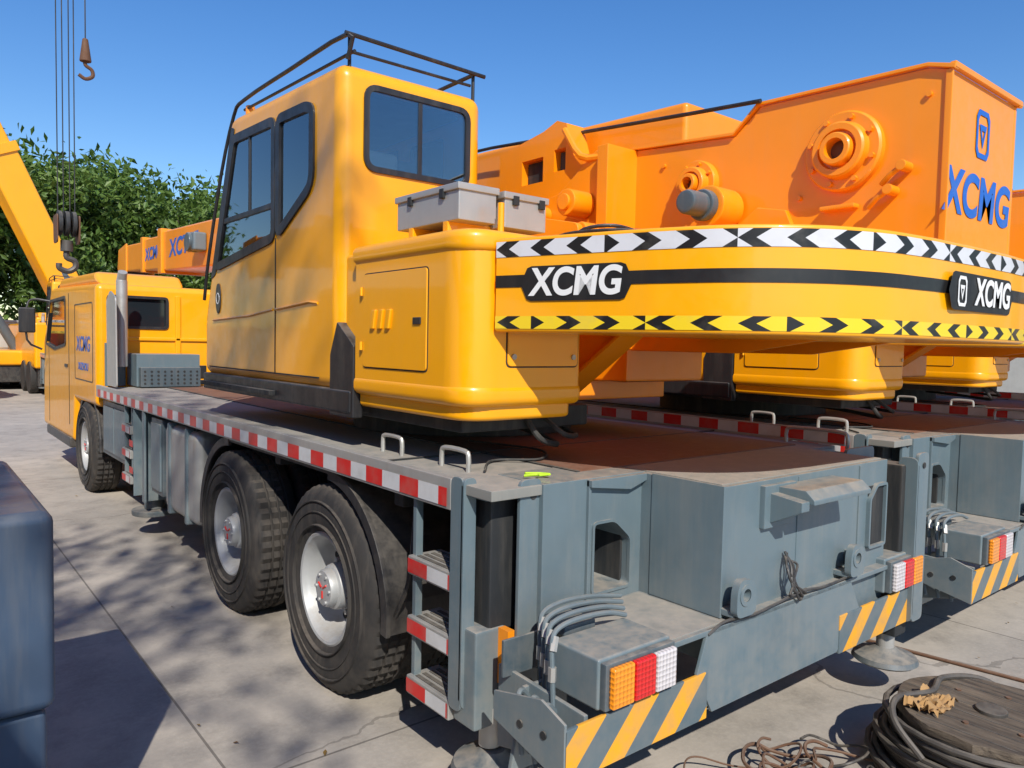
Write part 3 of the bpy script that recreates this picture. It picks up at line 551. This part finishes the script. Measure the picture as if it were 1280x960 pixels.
for y,z in((1.42,2.58),(1.47,2.49)):
    C('side_knobs','orange',(3.235,y,z),(3.16,y,z),.022,bev=.004); T('side_knobs','orange',[(3.18,y,z),(3.18,y+.05,z-.03),(3.2,y+.09,z-.06)],.012,8)
B('side_plate','orange',3.19,3.24,1.62,1.78,2.44,2.46); PR('side_plate','orange',[(1.9,2.36),(2.3,2.36),(2.1,2.50),(1.95,2.47)],'x',3.20,3.235,.006)
for y,z in((1.35,2.86),(1.9,2.52),(2.7,2.8)): C('grease_points','orange',(3.235,y,z),(3.222,y,z),.012,seg=10)
C('winch_motor','greyd',(2.88,2.28,2.51),(3.02,2.28,2.51),.058,bev=.02); C('winch_motor','greyd',(3.0,2.28,2.51),(3.05,2.28,2.51),.075,bev=.01); C('winch_flange','orange',(3.05,2.28,2.51),(3.22,2.28,2.51),.10,bev=.01)
C('winch_drum','cable',(3.27,2.28,2.5),(3.92,2.28,2.5),.17)
PR('turntable_plate','orange',[(2.92,1.9),(2.92,2.90),(3.05,2.92),(3.35,2.72),(3.7,2.66),(4.7,2.1),(4.7,1.6),(3.25,1.6)],'x',3.06,3.10,.006); PR('turntable_plate','orange',[(2.90,2.2),(2.90,2.92),(2.98,2.92),(2.98,2.2)],'x',3.0,3.25,.006)
for (y,z,r) in((3.12,2.62,.075),(3.28,2.45,.06),(3.45,2.60,.05),(3.0,2.45,.05)):
    C('bracket_pins','orange',(3.06,y,z),(2.90,y,z),r,bev=.01); C('bracket_pins','orange',(2.90,y,z),(2.88,y,z),r*.6,bev=.005)
PR('linkage','orange',rpoly([(2.95,2.36),(3.5,2.42),(3.75,2.62),(3.62,2.72),(3.3,2.55),(2.95,2.48)],.04),'x',2.84,2.88,.01,3); PR('linkage','orange',rpoly([(2.9,2.28),(3.3,2.34),(3.3,2.42),(2.9,2.4)],.03),'x',2.70,2.76,.01,3)
T('linkage_hoses','black',[(2.9,3.0,2.3),(2.8,2.9,2.42),(2.9,2.75,2.45),(3.1,2.7,2.42)],.010,8,5); T('linkage_hoses','black',[(2.7,3.1,2.28),(2.65,2.9,2.38),(2.75,2.65,2.40),(2.95,2.5,2.4)],.009,8,5)
B('linkage','orange',2.45,2.9,2.75,3.0,2.2,2.34,.02)
tower=boolean(mkprism([(2.98,2.9),(3.25,2.93),(3.32,3.13),(3.40,3.16),(3.52,3.12),(3.95,3.05),(3.95,2.6),(2.98,2.6)],'x',3.08,3.22,0),[mkbox(3.0,3.14,3.32,3.42,2.86,2.99,0),mkbox(3.0,3.14,3.52,3.72,2.82,2.97,0)])
A.merge_me('boom_base_bracket','orange',tower)
B('bracket_openings','frame',3.125,3.142,3.33,3.41,2.87,2.98,0); B('bracket_openings','frame',3.125,3.142,3.53,3.71,2.83,2.96,0)
T('boom_base_tube','orange',[(3.08,3.0,2.88),(3.04,3.15,2.9),(3.05,3.3,3.08)],.02,8,3)
def bz(y): return 2.69+.035*(y-3)
def boomsec(part,y0,y1,h,x0,x1,bev=.03):
    PR(part,'orange',[(y0,bz(y0)-h/2+.15),(y1,bz(y1)-h/2+.15),(y1,bz(y1)+h/2+.15),(y0,bz(y0)+h/2+.15)],'x',x0,x1,bev,4)
boomsec('boom',2.6,12.8,.62,3.28,3.88); boomsec('boom_collar',12.75,12.95,.70,3.24,3.92,.01); boomsec('boom',12.9,14.2,.54,3.32,3.84); boomsec('boom_collar',14.1,14.25,.60,3.29,3.87,.01); boomsec('boom',14.2,15.6,.48,3.35,3.81)
for x in(3.33,3.80): PR('boom_head','orange',[(15.5,bz(15.5)-.25),(15.9,bz(15.5)-.3),(16.2,bz(15.5)),(16.1,bz(15.5)+.35),(15.5,bz(15.5)+.42)],'x',x,x+.03,.01)
C('boom_head_sheave','cable',(3.4,15.95,bz(15.5)),(3.76,15.95,bz(15.5)),.22)
text(A,'boom_lettering','XCMG',(3.317,13.55,bz(13.5)+.15),(0,-1,0),(0,0,1),.28,'blue',1.2,.03)
text(A,'boom_lettering','XCT25',(3.277,11.7,bz(11.7)+.18),(0,-1,0),(0,0,1),.36,'blue',1.3,.03)
B('boom_lamp','hose',3.1,3.28,10.6,10.95,3.0,3.25,.03,3); C('boom_lamp_drum','greyd',(3.06,10.78,3.12),(3.2,10.78,3.12),.13,bev=.02)
T('boom_hose_rail','black',[(3.20,2.1,3.0),(3.20,2.5,3.03),(3.2,4.2,3.17),(3.2,7,3.30)],.011,8); T('boom_hose_rail','black',[(3.5,2.9,3.0),(3.5,6,3.25)],.012,8)
text(A,'tail_lettering','XCMG',(3.565,1.2695,2.47),(1,0,0),(0,0,1),.245,'blue',.97,.03); icon(A,'tail_badge',(3.575,1.2685,2.745),(1,0,0),.2,'blue')
C('derrick_cylinder','orange',(3.6,4.6,1.9),(3.6,7.4,2.62),.13,bev=.01); C('derrick_rod','alu',(3.6,7.4,2.62),(3.6,7.9,2.75),.08)
rootA=A.finish()
def instance(root,loc,rz=0):
    r=bpy.data.objects.new(root.name.split('.')[0],None); sc.collection.objects.link(r); r.location=loc; r.rotation_euler[2]=rz
    for c in list(root.children):
        o=c.copy(); sc.collection.objects.link(o); o.parent=r
    return r
instance(rootA,(2.93+3.02,7.2-.1,0))
instance(rootA,(2.93+6.3,7.2+.3,0))
instance(rootA,(4.6,26.5,0),math.radians(-4))
instance(rootA,(-.6,29.5,0),math.radians(8))
instance(rootA,(-2.05,4.2,0))        # unseen crane copy, added left of the camera to shade the ground

# ================================================================== surroundings
def simple(name,bms,loc=(0,0,0)):
    a=Asm(name,loc)
    for part,mt,b in bms: a.merge(part,mt,b)
    return a.finish()
simple('lashing_strap',[('strap','hivis',mktube([(1.95,2.30,1.295),(1.98,2.26,1.303),(2.01,2.28,1.295),(2.04,2.25,1.30),(2.03,2.30,1.297),(1.97,2.32,1.30)],.006,6,4))],(2,2.3,1.3))
bm=bmesh.new(); bmesh.ops.create_grid(bm,x_segments=2,y_segments=2,size=400); me=bpy.data.meshes.new('ground'); bm.to_mesh(me); bm.free(); me.materials.append(M['concrete']); g=bpy.data.objects.new('ground',me); sc.collection.objects.link(g)
a=Asm('steel_counterweight_block',(-.1,3.1,0))
a.merge('body','steelblue',mkbox(-.65,.355,2.56,3.75,.70,1.30,.035,4)); a.merge('base','steelblue',mkbox(-.65,.335,2.60,3.7,.05,.69,.02,3)); a.merge('feet','frame',mkbox(-.6,.2,2.7,2.9,0,.06)); a.merge('feet','frame',mkbox(-.6,.2,3.3,3.5,0,.06)); a.finish()
# cable spool: round flange boards with wire rope wound between them
cx,cy=3.57,1.12; a=Asm('cable_spool',(cx,cy,0)); random.seed(9)
for z0,z1,R_ in((.01,.045,.36),(.27,.31,.36)):
    rim=[(cx+(R_+random.uniform(-.012,.008))*math.cos(2*math.pi*k/40),cy+(R_+random.uniform(-.012,.008))*math.sin(2*math.pi*k/40)) for k in range(40)]
    a.merge('flange','wood',mkprism(rim,'z',z0,z1,.006,2,True))
for k in range(-3,4):
    x=cx+k*.095; h=math.sqrt(.34**2-(k*.095)**2); a.merge('plank_gaps','frame',mkbox(x-.003,x+.003,cy-h,cy+h,.305,.3112,0))
a.merge('hub','cable',mkcyl((cx,cy,.30),(cx,cy,.325),.06,bev=.005))
for k in range(6): a.merge('nails','rustwire',mkcyl((cx+.2*math.cos(k),cy+.2*math.sin(k),.30),(cx+.2*math.cos(k),cy+.2*math.sin(k),.317),.012,seg=8))
a.merge('core_rope','cable',mkcyl((cx,cy,.04),(cx,cy,.27),.35))
for R0,z0,nn in((.385,.03,9),(.42,.02,6),(.45,.015,3)):
    pts=[]
    for i in range(24*nn): t=i/24*2*math.pi; rr=R0+.014*math.sin(t*.37+R0*20)+.006*math.sin(t*2.3); pts.append((cx+rr*math.cos(t),cy+rr*math.sin(t),z0+.0275*i/24+.007*math.sin(t*.8+R0*9)))
    a.merge('wire_rope','cable',mktube(pts,.0135,8))
a.merge('wire_rope','cable',mktube([(cx-.42,cy+.1,.20),(cx-.40,cy+.22,.30),(cx-.25,cy+.28,.335),(cx-.05,cy+.22,.33),(cx+.15,cy+.25,.328),(cx+.35,cy+.15,.30),(cx+.44,cy,.2)],.0135,8,7))
a.finish()
a=Asm('crumpled_cloth',(3.42,1.3,.31)); bm=bmesh.new(); bmesh.ops.create_grid(bm,x_segments=24,y_segments=18,size=.5)
for v in bm.verts:
    q=noise.noise(Vector((v.co.x*4,v.co.y*4,1))); q2=noise.noise(Vector((v.co.x*9,v.co.y*9,4)))
    v.co=Vector((3.42+v.co.x*.22+q2*.015,1.30+v.co.y*.14+q*.02,.313+.07*abs(q)+.02*abs(q2)))
a.merge('cloth','cloth',bm); a.finish()
a=Asm('wire_scrap',(2.75,1.55,0)); random.seed(11)
for k in range(22):
    cx,cy=2.75+random.uniform(-.4,.45),1.5+random.uniform(-.2,.25); r=random.uniform(.05,.17); ph=random.random()*6
    pts=[(cx+r*math.cos(ph+i*.6)*(1+.3*math.sin(i)),cy+r*math.sin(ph+i*.6),.02+.07*abs(math.sin(i*.5+ph))+.01*random.random()) for i in range(random.randint(7,15))]
    a.merge('loops' if k%3 else 'cable_loops','rustwire' if k%3 else 'black' ,mktube(pts,random.choice([.004,.006,.008]),6,5))
for k in range(14):
    x,y=2.95+random.uniform(-.3,.3),1.45+random.uniform(-.15,.15); a.merge('scrap_bits','cloth',mkbox(x,x+.04,y,y+.025,.005,.02,.006))
a.finish()
simple('steel_rod',[('rod','rustwire',mkcyl((4.7,2.2,.012),(4.85,1.25,.012),.01))],(5,1.9,0))
def leaves(name,centers,size,mat,flat=False):
    vs=[];fs=[]
    for c in centers:
        s=size*random.uniform(.6,1.3)
        if flat: n=Vector((random.gauss(0,.15),random.gauss(0,.15),1)).normalized()
        else: n=Vector((random.gauss(0,1),random.gauss(0,1),random.gauss(.6,1))).normalized()
        a_,b_=frame(n); t=random.random()*6.28; u=a_*math.cos(t)+b_*math.sin(t); w=n.cross(u); i=len(vs)
        vs+= [c-u*s,c+w*s*.45-u*.1*s+n*s*.12,c+u*s,c-w*s*.45-u*.1*s+n*s*.12]; fs.append((i,i+1,i+2,i+3))
    me=bpy.data.meshes.new(name); me.from_pydata([tuple(v) for v in vs],[],fs); me.materials.append(M[mat]); return me
random.seed(5)
me=leaves('fallen_leaves',[Vector((random.uniform(-1,1.7),random.uniform(1.6,14),.012)) for _ in range(24)]+[Vector((random.uniform(4,9),random.uniform(-1,2.5),.012)) for _ in range(60)],.018,'dryleaf',True); o=bpy.data.objects.new('fallen_leaves',me); sc.collection.objects.link(o)
def tree(name,loc,h,rad,nl,ls,seed,crown0=.3,clumps=70,spread=.16):
    random.seed(seed); a=Asm(name,loc); base=Vector(loc); top=base+Vector((random.uniform(-.4,.4),random.uniform(-.4,.4),h*.9))
    def limb(p,q,r0,r1):
        mid=(p+q)/2+Vector([random.gauss(0,.06)*(q-p).length for _ in range(3)]); pts=catmull([p,mid,q],5); n=len(pts); a.merge('trunk','bark',mktube(pts,[r0+(r1-r0)*i/(n-1) for i in range(n)],6)); return pts
    tr=limb(base,top,h*.02,h*.004); cl=[]
    for k in range(clumps):
        t=random.random(); z=crown0+(1-crown0)*t; R=rad*(math.sin(math.pi*min(1,(.12+.88*(1-t)**.8)))**.6)*random.uniform(.35,1.0); th=random.random()*6.28
        cl.append(base+Vector((R*math.cos(th),R*math.sin(th),z*h*random.uniform(.94,1.03))))
    for i,c in enumerate(cl):
        if i%2==0:
            k=min(len(tr)-1,max(1,int(len(tr)*min(.95,(c.z-base.z)/h*.75)))); limb(tr[k],c,h*.008,h*.0015)
    cs=[]
    for c in cl:
        s=rad*spread*random.uniform(.7,1.5)
        for _ in range(nl//clumps): cs.append(c+Vector((random.gauss(0,s),random.gauss(0,s),random.gauss(0,s*.75))))
    o=bpy.data.objects.new('leaves',leaves('leaves',cs,ls,'leaf')); a.extra.append(o); return a.finish()
t1=tree('broadleaf_tree',(5.5,41,0),9.3,3.8,11000,.2,1); t2=tree('broadleaf_tree',(11.5,43,0),9.6,4.0,11000,.2,2)
def tinst(src,loc,rz,s):
    r=instance(src,loc,rz); r.scale=(s,s,s)
for i,(x,y,s) in enumerate(((-1,40,1.05),(2.2,44,1.12),(8.5,46,1.1),(14.5,40,.85),(17,46,1.05),(-6,42,1.0),(21,44,1),(26,40,.9))): tinst((t1,t2)[i%2],(x,y,0),i*1.3,s)
tree('shade_tree',(-5.4,-6.2,0),13.5,2.9,3000,.10,21,.42,44,.11)
simple('perimeter_wall',[('wall','wallc',mkbox(-40,40,36.5,36.75,0,2.3,.01)),('coping','wallc',mkbox(-40,40,36.45,36.8,2.3,2.4,.01))],(0,36.6,0))
a=Asm('workshop_building',(38,8,0)); a.merge('walls','wallc',mkbox(31,46,-12,10.2,0,6.3,.02)); a.merge('roof','groof',mkprism([(30.5,6.3),(46.5,6.3),(38.5,8.6)],'y',-12.5,10.6,.01))
for k in range(5): a.merge('windows','dglass',mkbox(30.96,31.02,-10+k*4,-7.6+k*4,2.5,5,.0)); a.merge('window_frames','alu',mkring([(-10.1+k*4,2.4),(-7.5+k*4,2.4),(-7.5+k*4,5.1),(-10.1+k*4,5.1)],.1,'x',30.93,31.0))
a.finish()
def raised(name,p,q,w,steps=3):
    a=Asm(name,p); p=Vector(p); q=Vector(q); d=(q-p)
    for i in range(steps):
        s=p+d*(i/steps); e=p+d*((i+1)/steps+.01); ww=w*(1-.14*i); bm=mkbox(-ww*.4,ww*.4,-ww/2,ww/2,0,(e-s).length,.06,3)
        rot=d.to_track_quat('Z','Y').to_matrix().to_4x4(); bmesh.ops.transform(bm,matrix=Matrix.Translation(s)@rot,verts=bm.verts); a.merge('boom_section','yellow',bm)
        bm=mkbox(-ww*.46,ww*.46,-ww*.56,ww*.56,-.25,.05,.02,2); bmesh.ops.transform(bm,matrix=Matrix.Translation(e)@rot,verts=bm.verts); a.merge('boom_collar','yellow',bm)
    a.merge('lift_cylinder','greyd',mkcyl(p+Vector((1.0,-.2,-1.4)),p+d*.25+Vector((0,0,-.4)),.16)); a.merge('carrier_body','yellow',mkbox(p.x-1.2,p.x+1.3,p.y-2,p.y+5,.8,p.z-.9,.08,3)); a.merge('carrier_chassis','black',mkbox(p.x-1.1,p.x+1.2,p.y-1.9,p.y+4.9,.25,.85,.05))
    for yy in(-1,0.4,3.8):
        for sx in(-1.25,1.05): a.merge('tyres','rubber',mkcyl((p.x+sx,p.y+yy,.5),(p.x+sx+.25,p.y+yy,.5),.5,bev=.04))
    a.finish()
raised('mobile_crane',(4.4,28.6,3.1),(-3.3,27.0,20),.95,4)
raised('mobile_crane',(2.5,31.5,2.2),(-1.2,30.5,13),.6,3)
a=Asm('crane_hook_block',(2.16,14.1,3.3)); hx,hy=2.16,14.1
for dx in(-.10,.0,.10): a.merge('sheave','frame',mkcyl((hx+dx-.03,hy,3.62),(hx+dx+.03,hy,3.62),.2,bev=.01))
for dx in(-.16,.15): a.merge('cheek_plate','rustwire',mkprism(rpoly([(hy-.17,3.3),(hy+.17,3.3),(hy+.2,3.75),(hy-.2,3.75)],.08),'x',hx+dx,hx+dx+.02,.005))
a.merge('shank','cable',mkcyl((hx,hy,3.18),(hx,hy,3.35),.09)); a.merge('hook','cable',mktube([(hx,hy,3.2),(hx,hy,3.08),(hx+.11,hy,3.03),(hx+.12,hy,2.93),(hx+.02,hy,2.86),(hx-.10,hy,2.90),(hx-.11,hy,2.98)],.045,8,4))
for dx in(-.12,-.04,.05,.12): a.merge('hoist_rope','frame',mktube([(hx+dx,hy,3.6),(hx+dx*1.1,hy,18)],.009,6))
a.merge('boom_tip_sheave','frame',mkcyl((hx-.2,hy,18),(hx+.2,hy,18),.25)); a.finish()
a=Asm('auxiliary_hook',(2.45,14.1,6.2)); hx=2.45
a.merge('hoist_rope','frame',mktube([(hx,hy,6.6),(hx,hy,18)],.01,6)); a.merge('ball','rustwire',mkcyl((hx,hy,6.25),(hx,hy,6.62),.09,.04,bev=.02)); a.merge('hook','rustwire',mktube([(hx,hy,6.3),(hx,hy,6.2),(hx+.09,hy,6.14),(hx+.10,hy,6.04),(hx,hy,5.98),(hx-.1,hy,6.03)],.03,8,4)); a.finish()

# ================================================================== camera, light
R=Matrix(((.7755,.0167,-.6311),(-.6312,.0533,-.7738),(.0207,.9984,.0519)))
cam=bpy.data.cameras.new('camera'); cam.sensor_width=36; cam.lens=26.55; cam.clip_start=.05; cam.clip_end=1500
co=bpy.data.objects.new('camera',cam); sc.collection.objects.link(co)
q=R.to_quaternion(); q.normalize(); co.matrix_world=Matrix.Translation((0,0,1.82))@q.to_matrix().to_4x4(); sc.camera=co
sd=Vector((-.36,-.70,.66)).normalized()
sl=bpy.data.lights.new('sun','SUN'); sl.energy=5.0; sl.angle=math.radians(.5); sl.color=(1,.955,.87); so=bpy.data.objects.new('sun',sl); sc.collection.objects.link(so); so.rotation_euler=sd.to_track_quat('Z','Y').to_euler(); so.location=(0,0,30)
w=bpy.data.worlds.new('World'); sc.world=w; w.use_nodes=True; nt=w.node_tree; bg=nt.nodes['Background']; sk=nt.nodes.new('ShaderNodeTexSky'); sk.sky_type='NISHITA'; sk.sun_disc=False
sk.sun_elevation=math.asin(sd.z); sk.sun_rotation=math.atan2(sd.x,sd.y)%(2*math.pi); sk.altitude=0; sk.air_density=1.2; sk.dust_density=.1; sk.ozone_density=4.0
hs=nt.nodes.new('ShaderNodeHueSaturation'); hs.inputs['Hue'].default_value=.51; hs.inputs['Saturation'].default_value=1.28; nt.links.new(sk.outputs[0],hs.inputs['Color'])
nt.links.new(hs.outputs[0],bg.inputs[0]); bg.inputs[1].default_value=.145
sc.view_settings.view_transform='Standard'; sc.view_settings.look='None'; sc.view_settings.exposure=0
